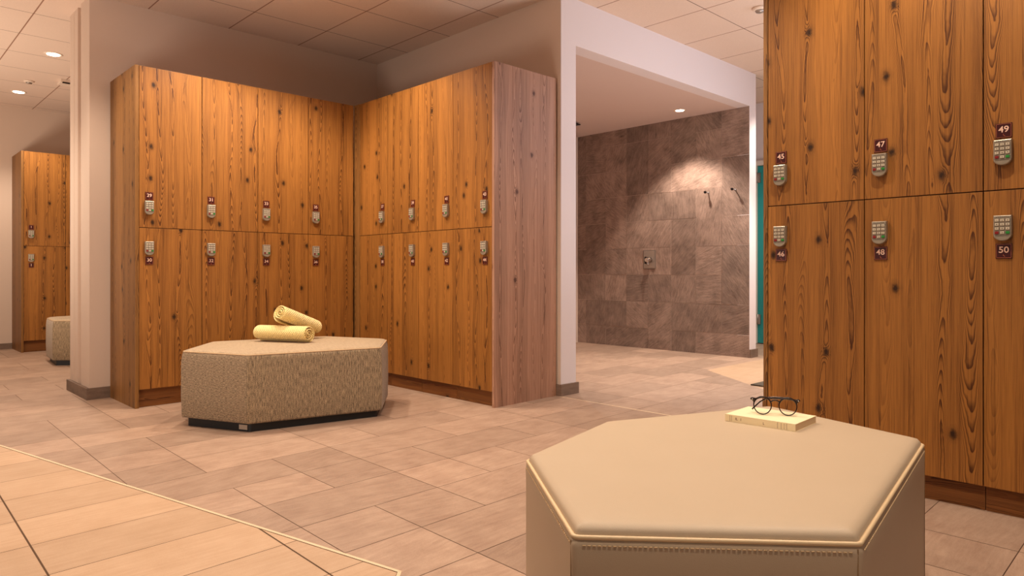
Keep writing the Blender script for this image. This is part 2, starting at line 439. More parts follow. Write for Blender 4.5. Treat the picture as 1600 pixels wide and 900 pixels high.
def build_inlay():
    mb = MB(); pit = 0.2955; s0, t0 = 0.976, 1.797
    for k in range(-1, 24):
        for m in range(-6, 2):
            g1, g2 = 0.0028, 0.0015
            a, b = s0+m*0.588, s0+(m+1)*0.588; t1, t2 = t0+k*pit, t0+(k+1)*pit
            q = [(a+g1, t1+g2), (b-g1, t1+g2), (b-g1, t2-g2), (a+g1, t2-g2)]
            q = [(s+0.015*t, t+0.03*(s-1.05)) for s, t in q]
            q = inside(q, [(H1[0],H1[1],H1[2]-0.013), (H2[0],H2[1],H2[2]-0.013)])
            floor_poly(mb, q, 0, (rng.random(), rng.random(), 0.5))
    base = inside([(-2.2,-0.4),(2.0,-0.4),(2.0,9.0),(-2.2,9.0)], [H1, H2])
    floor_poly(mb, base, 1, None, -0.0008)
    struct(mb.obj('floor_inlay', [M['tile_cream'], M['grout_cream']]))
    mb = MB()
    for k in range(-2, 6):
        for m in range(0, 6):
            q = [(4.4+m*0.588+0.001, 1.9+k*pit+0.001), (4.4+(m+1)*0.588-0.001, 1.9+k*pit+0.001), (4.4+(m+1)*0.588-0.001, 1.9+(k+1)*pit-0.001), (4.4+m*0.588+0.001, 1.9+(k+1)*pit-0.001)]
            floor_poly(mb, inside(q, HF), 0, (rng.random(), rng.random(), 0.5))
    floor_poly(mb, FIELD, 1, None, -0.0008)
    struct(mb.obj('floor_inlay', [M['tile_cream'], M['slate_grout']]))
    # pale edge profile round the inlay
    mb = MB(); w = 0.011
    P = [E1, E0, E2]; far = (E1[0]+(E1[0]-E0[0])*0.6, E1[1]+(E1[1]-E0[1])*0.6)
    inn = lambda p, n: (p[0]-n[0]*w, p[1]-n[1]*w)
    c0 = (E0[0]-0.004, E0[1]+w*1.1)
    for q in ([far, E0, inn(E0, en), inn(far, en)], [E0, E2, inn(E2, en2), inn(E0, en2)]):
        b = mb.add([(p[0], p[1], fz(*p)+0.0012) for p in q] + [(p[0], p[1], fz(*p)-0.004) for p in q])
        for f in ((0,1,2,3),(4,7,6,5),(0,4,5,1),(1,5,6,2),(2,6,7,3),(3,7,4,0)): mb.face([b+i for i in f])
    struct(mb.obj('trim_1', M['strip']))
    mb = MB(); u, v0, v1 = 3.481, -0.6, 3.14
    q = [(u-0.005, v0), (u+0.005, v0), (u+0.005, v1), (u-0.005, v1)]
    b = mb.add([(p[0], p[1], fz(*p)+0.001) for p in q] + [(p[0], p[1], fz(*p)-0.004) for p in q])
    for f in ((0,1,2,3),(4,7,6,5),(0,4,5,1),(1,5,6,2),(2,6,7,3),(3,7,4,0)): mb.face([b+i for i in f])
    struct(mb.obj('trim_2', M['strip']))
build_inlay()

mb = MB(); mb.box(-2.2, 9.0, -2.6, 10.6, CZ, CZ+0.06); struct(mb.obj('ceiling', M['ceiling']))
UW, VW, VH = 3.505, 5.405, 3.155
mb = MB()                                        # back wall of the alcove, its free end towards the left room
mb.box(1.205, UW+0.15, VW, VW+0.235, -0.1, CZ)
mb.box(1.225, 3.0, VW+0.235, VW+0.325, -0.1, CZ)
mb.box(1.205, 3.0, VW+0.325, VW+0.43, -0.1, CZ)
mb.box(1.209, 3.0, VW+0.43, VW+0.437, -0.1, CZ)
mb.box(1.205, 3.0, VW+0.437, VW+0.56, -0.1, CZ)
struct(mb.obj('wall_back', M['paint']))
mb = MB(); mb.box(UW, UW+0.152, VH+0.002, VW, -0.1, CZ); struct(mb.obj('wall_right', M['paint']))
SU = 6.165; SZ = 2.42
mb = MB()
mb.box(UW, UW+0.152, VH-0.004, VH+0.002, -0.1, CZ)
mb.box(UW+0.152, SU+0.125, VH-0.004, VH+0.12, SZ, CZ)
mb.box(SU, SU+0.125, VH-0.004, VH+0.12, -0.1, SZ)
struct(mb.obj('wall_header', M['paint_white']))
mb = MB(); mb.box(UW+0.15, SU+0.12, VH+0.12, 5.45, SZ, SZ+0.08); struct(mb.obj('ceiling_shower', M['paint_shower']))
mb = MB(); mb.box(UW+0.15, SU+0.12, 5.28, 5.40, -0.1, SZ); struct(mb.obj('wall_shower_back', M['paint']))
mb = MB(); mb.box(SU+0.12, 7.4, VH+0.75, VH+0.85, -0.1, CZ); struct(mb.obj('wall_corridor', M['paint_white']))
mb = MB(); mb.box(7.4, 7.5, -2.4, 4.0, -0.1, CZ); struct(mb.obj('wall_far', M['paint_white']))
mb = MB(); mb.box(-2.2, 3.6, 9.68, 9.78, -0.1, CZ); struct(mb.obj('wall_left_room', M['paint']))

def slate_wall():
    mb = MB(); P = 0.2865; v0, z0 = VH-0.003, -0.041
    nc, nr = 8, 9
    used = [[False]*nr for _ in range(nc)]
    # (column from the right, row from the floor, width, height)
    lay = [(0,2,1,2),(0,1,1,1),(0,0,2,1),(1,1,2,1),(2,0,1,1),(3,0,1,2),(4,1,1,1),(5,1,2,1),(4,0,2,1),(6,0,1,1),
           (2,3,1,2),(1,3,1,1),(1,2,1,1),(2,2,1,1),(1,4,1,2),(0,4,1,1),(3,4,2,1),(2,5,2,1),(4,2,1,1),(3,2,1,1),
           (3,3,2,1),(5,2,1,1),(5,4,1,2),(6,3,1,2),(5,3,1,1),(6,2,1,1),(0,5,1,2),(4,5,1,1),(3,6,1,2),(1,6,2,1),(6,5,1,1),(4,6,1,2),(5,6,2,1)]
    def place(c, r, w, h):
        if c+w > nc or r+h > nr: w = min(w, nc-c); h = min(h, nr-r)
        if any(used[i][j] for i in range(c, c+w) for j in range(r, r+h)):
            return False
        for i in range(c, c+w):
            for j in range(r, r+h): used[i][j] = True
        g = 0.0016
        va, vb = v0+c*P+g, v0+(c+w)*P-g; za, zb = z0+r*P+g, z0+(r+h)*P-g
        vb = min(vb, 5.279); zb = min(zb, SZ); za = max(za, -0.09)
        pr = rng.random()*0.0022
        b = mb.add([(SU-pr, va, za), (SU-pr, vb, za), (SU-pr, vb, zb), (SU-pr, va, zb), (SU+0.004, va, za), (SU+0.004, vb, za), (SU+0.004, vb, zb), (SU+0.004, va, zb)])
        tone = (rng.random(), rng.random(), rng.random())
        for q in ((0,3,2,1),(0,1,5,4),(1,2,6,5),(2,3,7,6),(3,0,4,7)): mb.face([b+i for i in q], 0, tone=tone)
        return True
    for a in lay: place(*a)
    for c in range(nc):
        for r in range(nr):
            if not used[c][r]:
                w, h = rng.choice([(1,1),(2,1),(1,2)])
                if not place(c, r, w, h): place(c, r, 1, 1)
    mb.box(SU+0.001, SU+0.12, VH, 5.28, -0.1, SZ, 1)
    struct(mb.obj('wall_shower', [M['slate'], M['slate_grout']]))
slate_wall()

def skirting(name, boxes):
    mb = MB()
    for (a, b, c, d, h) in boxes:
        z = fz((a+b)/2, (c+d)/2)
        mb.box(a, b, c, d, z-0.01, z+h, 0, 0.002)
    struct(mb.obj(name, M['skirting']))
skirting('baseboard_back', [(1.185, 1.345, VW-0.014, VW, 0.078), (1.185, 1.206, VW-0.0005, VW+0.58, 0.0775)])
skirting('baseboard_pier', [(UW-0.014, UW, VH-0.0045, VH+0.05, 0.0775), (UW-0.014, UW+0.170, VH-0.018, VH-0.004, 0.078), (UW+0.152, UW+0.1655, VH-0.0045, 5.27, 0.0775)])
skirting('baseboard_right', [(SU-0.004, SU+0.143, VH-0.018, VH-0.004, 0.078), (SU+0.125, SU+0.139, VH-0.0045, VH+0.75, 0.0775)])
skirting('baseboard_left', [(-2.2, 1.40, 9.665, 9.68, 0.085)])
skirting('baseboard_far', [(7.386, 7.4, 3.70, 4.0, 0.085)])

# teal door at the far end of the corridor
mb = MB(); z = fz(7.4, 3.3)
mb.box(7.335, 7.41, 3.668, 3.735, z, 2.09, 0, 0.003); mb.box(7.335, 7.41, 2.72, 2.79, z, 2.09, 0, 0.003); mb.box(7.335, 7.41, 2.79, 3.668, 2.035, 2.09, 0, 0.003)
fr = struct(mb.obj('door_1', M['jamb']))
mb = MB(); mb.box(7.36, 7.40, 2.795, 3.664, z+0.008, 2.03, 0, 0.002); dl_ = mb.obj('door_leaf', M['teal'], fr)
for zz in (1.9, 0.32):
    mb = MB(); mb.box(7.345, 7.362, 3.628, 3.66, zz-0.055, zz+0.055, 0, 0.003); mb.tube([(7.348, 3.66, zz-0.055), (7.348, 3.66, zz+0.055)], 0.008); mb.obj('hinge', M['grey_metal'], dl_)

# ------------------------------------------------------------------ lockers
ZT, ZS, ZP, DEP = 2.166, 1.1325, 0.098, 0.57
def keypad_mesh():
    mb = MB(); w, h, d = 0.053, 0.088, 0.019
    def outline(k):
        pts = [(-w/2+k, h/2-k), (-w/2+k, -h/2+0.022)]
        for i in range(1, 12):
            a = math.pi*i/12
            pts.append((-(w/2-k)*math.cos(a), -h/2+0.022-(0.022-k)*math.sin(a)))
        pts += [(w/2-k, -h/2+0.022), (w/2-k, h/2-k)]
        return pts
    rings = []
    for (k, y) in ((0, 0.0), (0, -d+0.003), (0.001, -d+0.001), (0.003, -d)):
        rings.append(mb.add([(p[0], y, p[1]) for p in outline(k)]))
    n = len(outline(0))
    for a, b in zip(rings, rings[1:]):
        for i in range(n): mb.face((a+i, a+(i+1) % n, b+(i+1) % n, b+i), 0)
    mb.face([rings[-1]+i for i in range(n)], 0); mb.face([rings[0]+i for i in range(n)], 0)
    mb.box(-0.0235, 0.0235, -d-0.0004, -d+0.001, -0.0235, 0.0345, 5, 0.0)
    keys = ['1','2','3','4','5','6','7','8','9','','0','']
    for i in range(12):
        r, c = divmod(i, 3); x = (c-1)*0.0155; zz = 0.027-r*0.0142
        mat = 3 if i == 9 else 4 if i == 11 else 1
        mb.box(x-0.0056, x+0.0056, -d-0.0022, -d, zz-0.0046, zz+0.0046, mat, 0.0009)
        if keys[i]:
            put_text(mb, keys[i], 0.0075, lambda a, b, x=x, zz=zz: (x+a, -d-0.0024, zz+b), 2)
    for i in range(7):
        x = (i-3)*0.0055; mb.box(x-0.0017, x+0.0017, -d-0.0005, -d, 0.0375, 0.0395, 2)
    mb.box(-0.02, 0.02, -d-0.0006, -d, -0.0268, -0.0258, 2)
    return mb.mesh('keypad_lock', [M['silver'], M['keycap'], M['keyink'], M['keyred'], M['keygreen'], M['keybed']])
KEYPAD = keypad_mesh()
def plate_mesh(num):
    mb = MB(); w, h = 0.0475, 0.051
    mb.box(-w/2, w/2, -0.0035, 0, -h/2, h/2, 0, 0.0006)
    e, t = 0.0022, 0.0009
    for (a, b, c, d) in ((-w/2+e, w/2-e, h/2-e-t, h/2-e), (-w/2+e, w/2-e, -h/2+e, -h/2+e+t), (-w/2+e, -w/2+e+t, -h/2+e, h/2-e), (w/2-e-t, w/2-e, -h/2+e, h/2-e)):
        mb.box(a, b, -0.0040, -0.003, c, d, 1)
    put_text(mb, num, 0.030, lambda a, b: (a*1.02, -0.0042, b+0.0035), 2)
    # little angled mark under the digits
    for (a, b, c, d) in ((-0.0016, -0.0006, -0.0172, -0.0112), (-0.0016, 0.0030, -0.0172, -0.0162), (0.0022, 0.0032, -0.0196, -0.0162)):
        mb.box(a, b, -0.0040, -0.003, c, d, 1)
    return mb.mesh('number_plate', [M['plate'], M['plate_rim'], M['digit']])

def locker(w, kx, nums, loc, rz, label, group, zfloor, door_mesh_cache, panel=None, panel_mat='wood_panel', filler=0.0):
    t = thing('locker', label, 'locker', loc, rz, group)
    c = door_mesh_cache
    if 'carc' not in c:
        mb = MB(); mb.box(0.0005, w-0.0005, 0.021, DEP, ZP, ZT-0.001); c['carc'] = mb.mesh('carcass', M['wood_dark'])
        mb = MB(); mb.box(0.0012, w-0.0012, 0.034, DEP-0.01, zfloor, ZP-0.0005); c['pl'] = mb.mesh('plinth', M['wood_plinth'])
        g = 0.0019
        for nm, a, b in (('up', ZS+0.0019, ZT), ('lo', ZP, ZS-0.0019)):
            mb = MB(); mb.box(g, w-g, 0.0, 0.019, a, b, 0, 0.0008); c[nm] = mb.mesh('door', M['wood'])
    def link(nm, me, par, loc=(0,0,0)):
        o = bpy.data.objects.new(nm, me); COL.objects.link(o); o.parent = par; o.location = loc; return o
    link('carcass', c['carc'], t); link('plinth', c['pl'], t)
    for key, num, zk, zn in (('up', nums[0], 1.2600, 1.3365), ('lo', nums[1], 1.0000, 0.9215)):
        d = link('door', c[key], t)
        if num is not None:
            link('keypad_lock', KEYPAD, d, (kx, 0, zk))
            link('number_plate', plate_mesh(num), d, (kx+0.0015, 0, zn))
    if panel:
        mb = MB(); x0, x1 = panel
        mb.box(x0, x1, -0.001, DEP+0.001, zfloor, ZT+0.001, 0, 0.0008)
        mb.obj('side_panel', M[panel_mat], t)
    if filler:
        mb = MB(); mb.box(-filler, -0.002, -0.006, 0.02, zfloor, ZT, 0); mb.obj('filler_panel', M['wood_panel'], t)
    return t

# left bank, on the back wall of the alcove
LW = 0.3887; cache = {}
names = ['leftmost column, next to the dark side panel', 'second column from the side panel', 'third column from the side panel', 'last column before the inner corner']
for k in range(4):
    a, b = str(29+2*k), str(30+2*k)
    locker(LW, 0.0587, (a, b), (1.350+k*LW, 4.8186, 0), 0.0, f'pine locker numbered {a} and {b}, {names[k]}',
           'pine lockers along the back of the alcove', -0.026, cache, panel=(-0.022, -0.001) if k == 0 else None)
RW = 0.3856; cache = {}
names = ['in the inner corner behind the towels', 'second from the inner corner', 'third from the inner corner', 'beside the pale pinkish end panel']
for k in range(4):
    a, b = str(37+2*k), str(38+2*k)
    locker(RW, RW-0.066, (a, b), (2.917, 4.745-k*RW, 0), -math.pi/2, f'pine locker numbered {a} and {b}, {names[k]}',
           'pine lockers on the right side of the alcove', -0.006, cache, panel=(RW+0.001, RW+0.020) if k == 3 else None, panel_mat='wood_cool_lit', filler=0.072 if k == 0 else 0.0)
FW = 0.3936; cache = {}
names = ['far end of the large bank beside the corridor', 'middle of the large bank behind the book', 'large locker cut off by the frame edge']
for k in range(3):
    a, b = str(45+2*k), str(46+2*k)
    locker(FW, 0.0587, (a, b), (2.876, 1.386-k*FW, 0), -math.pi/2, f'pine locker numbered {a} and {b}, {names[k]}',
           'large pine lockers behind the cream bench', -0.004, cache, panel=(-0.0195, -0.001) if k == 0 else None)
cache = {}
for k in range(2):
    locker(0.391, 0.0665, (('1', '2'), ('3', '4'))[k] if k == 0 else (None, None), (1.404+k*0.391, 9.1, 0), 0.0,
           ['narrow-looking pine locker numbered 1 and 2 in the far left room', 'pine locker mostly hidden by the wall end in the left room'][k],
           'pine lockers in the far left room', -0.034, cache, panel=(-0.022, -0.001) if k == 0 else None)

# ------------------------------------------------------------------ benches
def hexring(poly, inset, rad, seg=7):
    n = len(poly); pts = [Vector((*p, 0)) for p in poly]; lines = []
    for i in range(n):
        a, b = pts[i], pts[(i+1) % n]; d = (b-a).normalized(); nrm = Vector((-d.y, d.x, 0))   # ccw: left is inside
        lines.append((a+nrm*inset, d))
    out = []
    for i in range(n):
        (p, d), (q, e) = lines[i-1], lines[i]
        den = d.x*e.y-d.y*e.x; t = ((q.x-p.x)*e.y-(q.y-p.y)*e.x)/den; c = p+d*t
        ang = math.acos(max(-1, min(1, d.dot(e)))); tl = rad*math.tan(ang/2)
        A, B = c-d*tl, c+e*tl
        nrm = Vector((-d.y, d.x, 0)); cen = A+nrm*rad
        a0 = math.atan2(A.y-cen.y, A.x-cen.x)
        for k in range(seg+1):
            th = a0+ang*k/seg; out.append((cen.x+rad*math.cos(th), cen.y+rad*math.sin(th)))
    return out

def bench(corners, loc, label, group, style, h=0.42, zb=0.045, tagpos=None):
    t = thing('bench', label, 'bench', loc, 0.0, group)
    lea = style == 'leather'
    SEG = 7; rad = 0.012 if lea else 0.022
    def ring(i, r=rad): return hexring(corners, i, max(0.006, r), SEG)
    n = len(ring(0)); per = [0.0]; r0 = ring(0)
    for i in range(n):
        a, b = r0[i], r0[(i+1) % n]; per.append(per[-1]+math.hypot(b[0]-a[0], b[1]-a[1]))
    hs = h-0.008                                        # height of the seam
    # sides
    mb = MB(); prof = [(0.012, zb), (0.002, zb), (0, zb+0.006), (0, zb+0.1), (0.0, hs-0.05), (-0.001, hs-0.015), (0.001, hs-0.004), (0.006, hs)]
    if not lea: prof = [(0.012, zb), (0.003, zb), (0, zb+0.01), (-0.003, zb+0.12), (-0.002, hs-0.06), (0.002, hs-0.02), (0.006, hs-0.004), (0.010, hs)]
    rs = [mb.add([(p[0], p[1], z) for p in ring(i)]) for i, z in prof]
    for (A, B), (za, zc) in zip(zip(rs, rs[1:]), zip([p[1] for p in prof], [p[1] for p in prof][1:])):
        for i in range(n):
            j = (i+1) % n
            mb.face((A+i, A+j, B+j, B+i), (1 if (not lea and i//(SEG+1) in (0, 3)) else 0), True, uv=[(per[i], za), (per[i+1], za), (per[i+1], zc), (per[i], zc)])
    mb.obj('side_cover', M['leather'] if lea else [M['fabric'], M['fabric_weft']], t)
    # cushion top
    mb = MB()
    prof = [(0.006, hs), (0.008, hs+0.010), (0.014, hs+0.017), (0.026, hs+0.0205), (0.05, hs+0.0225), (0.09, hs+0.0235), (0.17, hs+0.024), (0.26, hs+0.0245)] if lea else \
           [(0.010, hs), (0.011, hs+0.004), (0.020, hs+0.009), (0.036, hs+0.013), (0.07, hs+0.017), (0.14, hs+0.021), (0.24, hs+0.023)]
    rs = [mb.add([(p[0], p[1], z) for p in ring(i, rad*(1+i*6))]) for i, z in prof]
    for A, B in zip(rs, rs[1:]):
        for i in range(n):
            j = (i+1) % n; ids = (A+i, A+j, B+j, B+i)
            mb.face(ids, 0, True, uv=[(mb.v[q][0], mb.v[q][1]) for q in ids])
    top = [rs[-1]+i for i in range(n)]; mb.face(top, 0, True, uv=[(mb.v[q][0], mb.v[q][1]) for q in top])
    mb.obj('seat_cushion', M['leather' if lea else 'fabric_top'], t)
    # piping along the seam
    mb = MB(); mb.tube([(p[0], p[1], hs+0.001) for p in ring(0.0035 if lea else 0.008)], 0.0042 if lea else 0.0032, 0, 8, closed=True)
    mb.obj('piping', M['piping' if lea else 'fab_pipe'], t)
    # vertical seams at the corners, and a stitched line below the piping
    if lea:
        rr = hexring(corners, -0.0012, 0.012, SEG)
        for ci in range(6):
            p = r0[ci*(SEG+1)]
            mb = MB(); mb.tube([(p[0], p[1], zb+0.01), (p[0], p[1], hs-0.006)], 0.0013, 0, 6); mb.obj('corner_seam', M['seam'], t)
            p = rr[ci*(SEG+1)+SEG]; q = rr[((ci+1) % 6)*(SEG+1)]
            a, b = Vector((p[0], p[1], hs-0.011)), Vector((q[0], q[1], hs-0.011)); L = (b-a).length; d = (b-a).normalized(); s = 0.008
            mb = MB()
            while s+0.0058 < L-0.006:
                mb.tube([a+d*s, a+d*(s+0.0058)], 0.0011, 0, 5); s += 0.0085
            mb.obj('stitching', M['thread'], t)
    # recessed plinth
    mb = MB(); ins = 0.03
    A = mb.add([(p[0], p[1], -0.022) for p in ring(ins)]); B = mb.add([(p[0], p[1], zb+0.004) for p in ring(ins)])
    for i in range(n): j = (i+1) % n; mb.face((A+i, A+j, B+j, B+i))
    mb.face([A+i for i in range(n)][::-1]); mb.face([B+i for i in range(n)])
    mb.obj('plinth', M['black'], t)
    if tagpos:
        (ax, ay), (bx, by) = tagpos; d = Vector((bx-ax, by-ay, 0)).normalized(); nn = Vector((d.y, -d.x, 0))
        mb = MB(); a = Vector((ax, ay, 0)); b = Vector((bx, by, 0)); z0, z1 = 0.006, 0.032
        pts = []
        for off in (0.0, 0.003):
            for p, zz in ((a, z0), (b, z0), (b, z1), (a, z1)): pts.append((p.x+nn.x*off, p.y+nn.y*off, zz))
        k = mb.add(pts)
        for f in ((0,3,2,1),(4,5,6,7),(0,1,5,4),(1,2,6,5),(2,3,7,6),(3,0,4,7)): mb.face([k+i for i in f])
        mb.obj('label_tag', M['tag'], t)
    return t

def symhex(a, b, c, d):
    # four consecutive corners, the other two by point symmetry
    e = (d[0]-(b[0]-a[0]), d[1]-(b[1]-a[1])); f = (e[0]-(c[0]-b[0]), e[1]-(c[1]-b[1]))
    return [a, b, c, d, e, f]
def local(poly, o): return [(p[0]-o[0], p[1]-o[1]) for p in poly]
# grey-beige woven bench in the alcove
P1 = symhex((1.362, 4.09), (1.557, 3.648), (2.285, 3.475), (2.573, 3.842)); o1 = (1.97, 3.94)
L1 = local(P1, o1); d1 = Vector((L1[1][0]-L1[0][0], L1[1][1]-L1[0][1], 0)).normalized(); n1 = Vector((-d1.y, d1.x, 0))
ta = Vector((*L1[1], 0))+n1*0.030-d1*0.090; tb = ta+d1*0.058
bench(L1, (*o1, fz(*o1)), 'long hexagonal bench in beige woven fabric with two rolled towels on it', None, 'fabric', h=0.42, tagpos=((ta.x, ta.y), (tb.x, tb.y)))
# cream leatherette bench in front
P2 = [(1.157, 1.152), (0.880, 0.766), (1.197, 0.4165), (2.005, 0.545), (2.150, 1.030), (1.580, 1.256)]; o2 = (1.57, 0.84)
bench(local(P2, o2), (*o2, fz(*o2)), 'large cream leatherette hexagonal bench carrying a book and glasses', None, 'leather', h=0.42)
# bench in the left room
P0 = symhex((1.43, 8.09), (1.395, 7.60), (1.90, 7.13), (2.36, 7.27)); o0 = (1.9, 7.6)
bench(local(P0, o0), (*o0, fz(*o0)), 'beige woven bench half hidden behind the wall end in the left room', None, 'fabric', h=0.42)

# ------------------------------------------------------------------ towels
def towel(name, a, b, rad, label, turns=4.6, start=0.0, flap=0.0, seed=1):
    rg = random.Random(seed)
    a, b = Vector(a), Vector(b); ax = (b-a); L = ax.length; ax.normalize()
    side = ax.cross(Vector((0,0,1))).normalized(); up = side.cross(ax).normalized()
    mb = MB(); N = 150; r_in = 0.0045
    pitch = (rad-r_in)/turns; th = pitch*0.64
    prof = [(0.0, 0.15), (0.0015, 0.55), (0.005, 0.9), (0.010, 1.0), (0.5, 1.0)]
    fr_ = [(s/L, k) for s, k in prof[:-1]] + [(0.25, 1.0), (0.5, 1.02), (0.75, 1.0)] + [(1-s/L, k) for s, k in prof[:-1]][::-1]
    ph = [rg.uniform(0, 6.28) for _ in range(6)]
    grid_o, grid_i, arc = [], [], [0.0]
    for i in range(N+1):
        q = i/N; ang = start + q*turns*2*math.pi; r = r_in+pitch*(q*turns)
        if q > 1-1/ (turns*6) and flap: r += flap*((q-(1-1/(turns*6)))*turns*6)**2
        if i: arc.append(arc[-1]+r*turns*2*math.pi/N)
        wob = 1+0.03*math.sin(2*ang+ph[0])+0.02*math.sin(3*ang+ph[1])
        shift = 0.0025*math.sin(ang*0.7+ph[2])+0.0015*math.sin(ang*1.9+ph[3])
        ro, ri = [], []
        for (f, k) in fr_:
            sag = 1.0-0.03*math.cos(2*math.pi*(f-0.5))*0
            for lst, rr in ((ro, r+th*0.5*k), (ri, r-th*0.5*k)):
                c, s_ = math.cos(ang), math.sin(ang)
                p = a+ax*(f*L+shift*(1 if f > 0.5 else -1)*1.0) + side*(c*rr*wob*1.03) + up*(s_*rr*wob*0.96)
                lst.append(p)
        grid_o.append(mb.add(ro)); grid_i.append(mb.add(ri))
    m = len(fr_)
    for i in range(N):
        for j in range(m-1):
            uvq = [(arc[i], fr_[j][0]*L), (arc[i], fr_[j+1][0]*L), (arc[i+1], fr_[j+1][0]*L), (arc[i+1], fr_[j][0]*L)]
            A, B = grid_o[i], grid_o[i+1]; mb.face((A+j, A+j+1, B+j+1, B+j), 0, True, uv=uvq)
            A, B = grid_i[i], grid_i[i+1]; mb.face((A+j, B+j, B+j+1, A+j+1), 0, True, uv=[uvq[0], uvq[3], uvq[2], uvq[1]])
        for j in (0, m-1):
            q = (grid_o[i]+j, grid_o[i+1]+j, grid_i[i+1]+j, grid_i[i]+j); mb.face(q if j == 0 else q[::-1], 0, True, uv=[(arc[i], 0)]*4)
    for i in (0, N):
        for j in range(m-1):
            q = (grid_o[i]+j, grid_i[i]+j, grid_i[i]+j+1, grid_o[i]+j+1); mb.face(q, 0, True, uv=[(arc[i], 0)]*4)
    o = mb.obj(name, M['towel']); return tag(o, label, 'towel', 'rolled yellow towels')
towel('towel', (1.838, 4.165, 0.477), (2.010, 3.838, 0.477), 0.051, 'yellow towel roll lying flat on the woven bench, underneath the other', turns=3.1, start=-1.9-3.1*2*math.pi, seed=4)
towel('towel', (1.897, 3.990, 0.604), (2.196, 4.092, 0.490), 0.050, 'yellow towel roll leaning across the top of the other roll', turns=3.2, start=-1.75-3.2*2*math.pi, flap=0.008, seed=9)

# ------------------------------------------------------------------ book and glasses
BA, BC = Vector((1.803, 0.995, 0)), Vector((1.812, 0.797, 0)); BD = Vector((1.960, 0.816, 0))
def book():
    d = (BC-BA).normalized(); e = Vector((-d.y, d.x, 0))       # spine direction, and away from the spine
    ln = (BC-BA).length; wd = 0.150; z0, z1 = 0.4262, 0.4462
    t = thing('book', 'small cream paperback lying on the leatherette bench under the glasses', 'book', (BA.x, BA.y, z0), math.atan2(d.y, d.x))
    h = z1-z0
    mb = MB(); mb.box(0, ln, -0.0004, wd, 0, 0.0008); mb.box(0, ln, -0.0004, wd, h-0.0008, h); mb.box(0, ln, -0.0008, 0.0006, 0, h)
    cov = mb
    mb = MB(); mb.box(0.001, ln-0.001, 0.0006, wd-0.001, 0.0008, h-0.0008); mb.obj('pages', M['pages'], t)
    # printed marks on the spine and a thin emblem line on the cover
    mb = cov
    def bar(x, w, z0_=0.002, z1_=None): mb.box(x, x+w, -0.0011, -0.0007, z0_, z1_ or h-0.002, 1)
    for x in (0.014, 0.019): bar(x, 0.0007)
    bar(0.150, 0.0008); bar(0.160, 0.0006); bar(0.168, 0.0007); bar(0.175, 0.0006)
    put_text(mb, 'IL', 0.010, lambda a, b: (0.034+a, -0.0012, h*0.5+b), 1)
    put_text(mb, 'I', 0.010, lambda a, b: (0.047+a, -0.0012, h*0.5+b), 1)
    put_text(mb, 'L', 0.009, lambda a, b: (0.112+a, -0.0012, h*0.45+b), 1)
    mb.obj('cover', [M['cover'], M['cover_ink']], t)
    return z1
BZ = book()
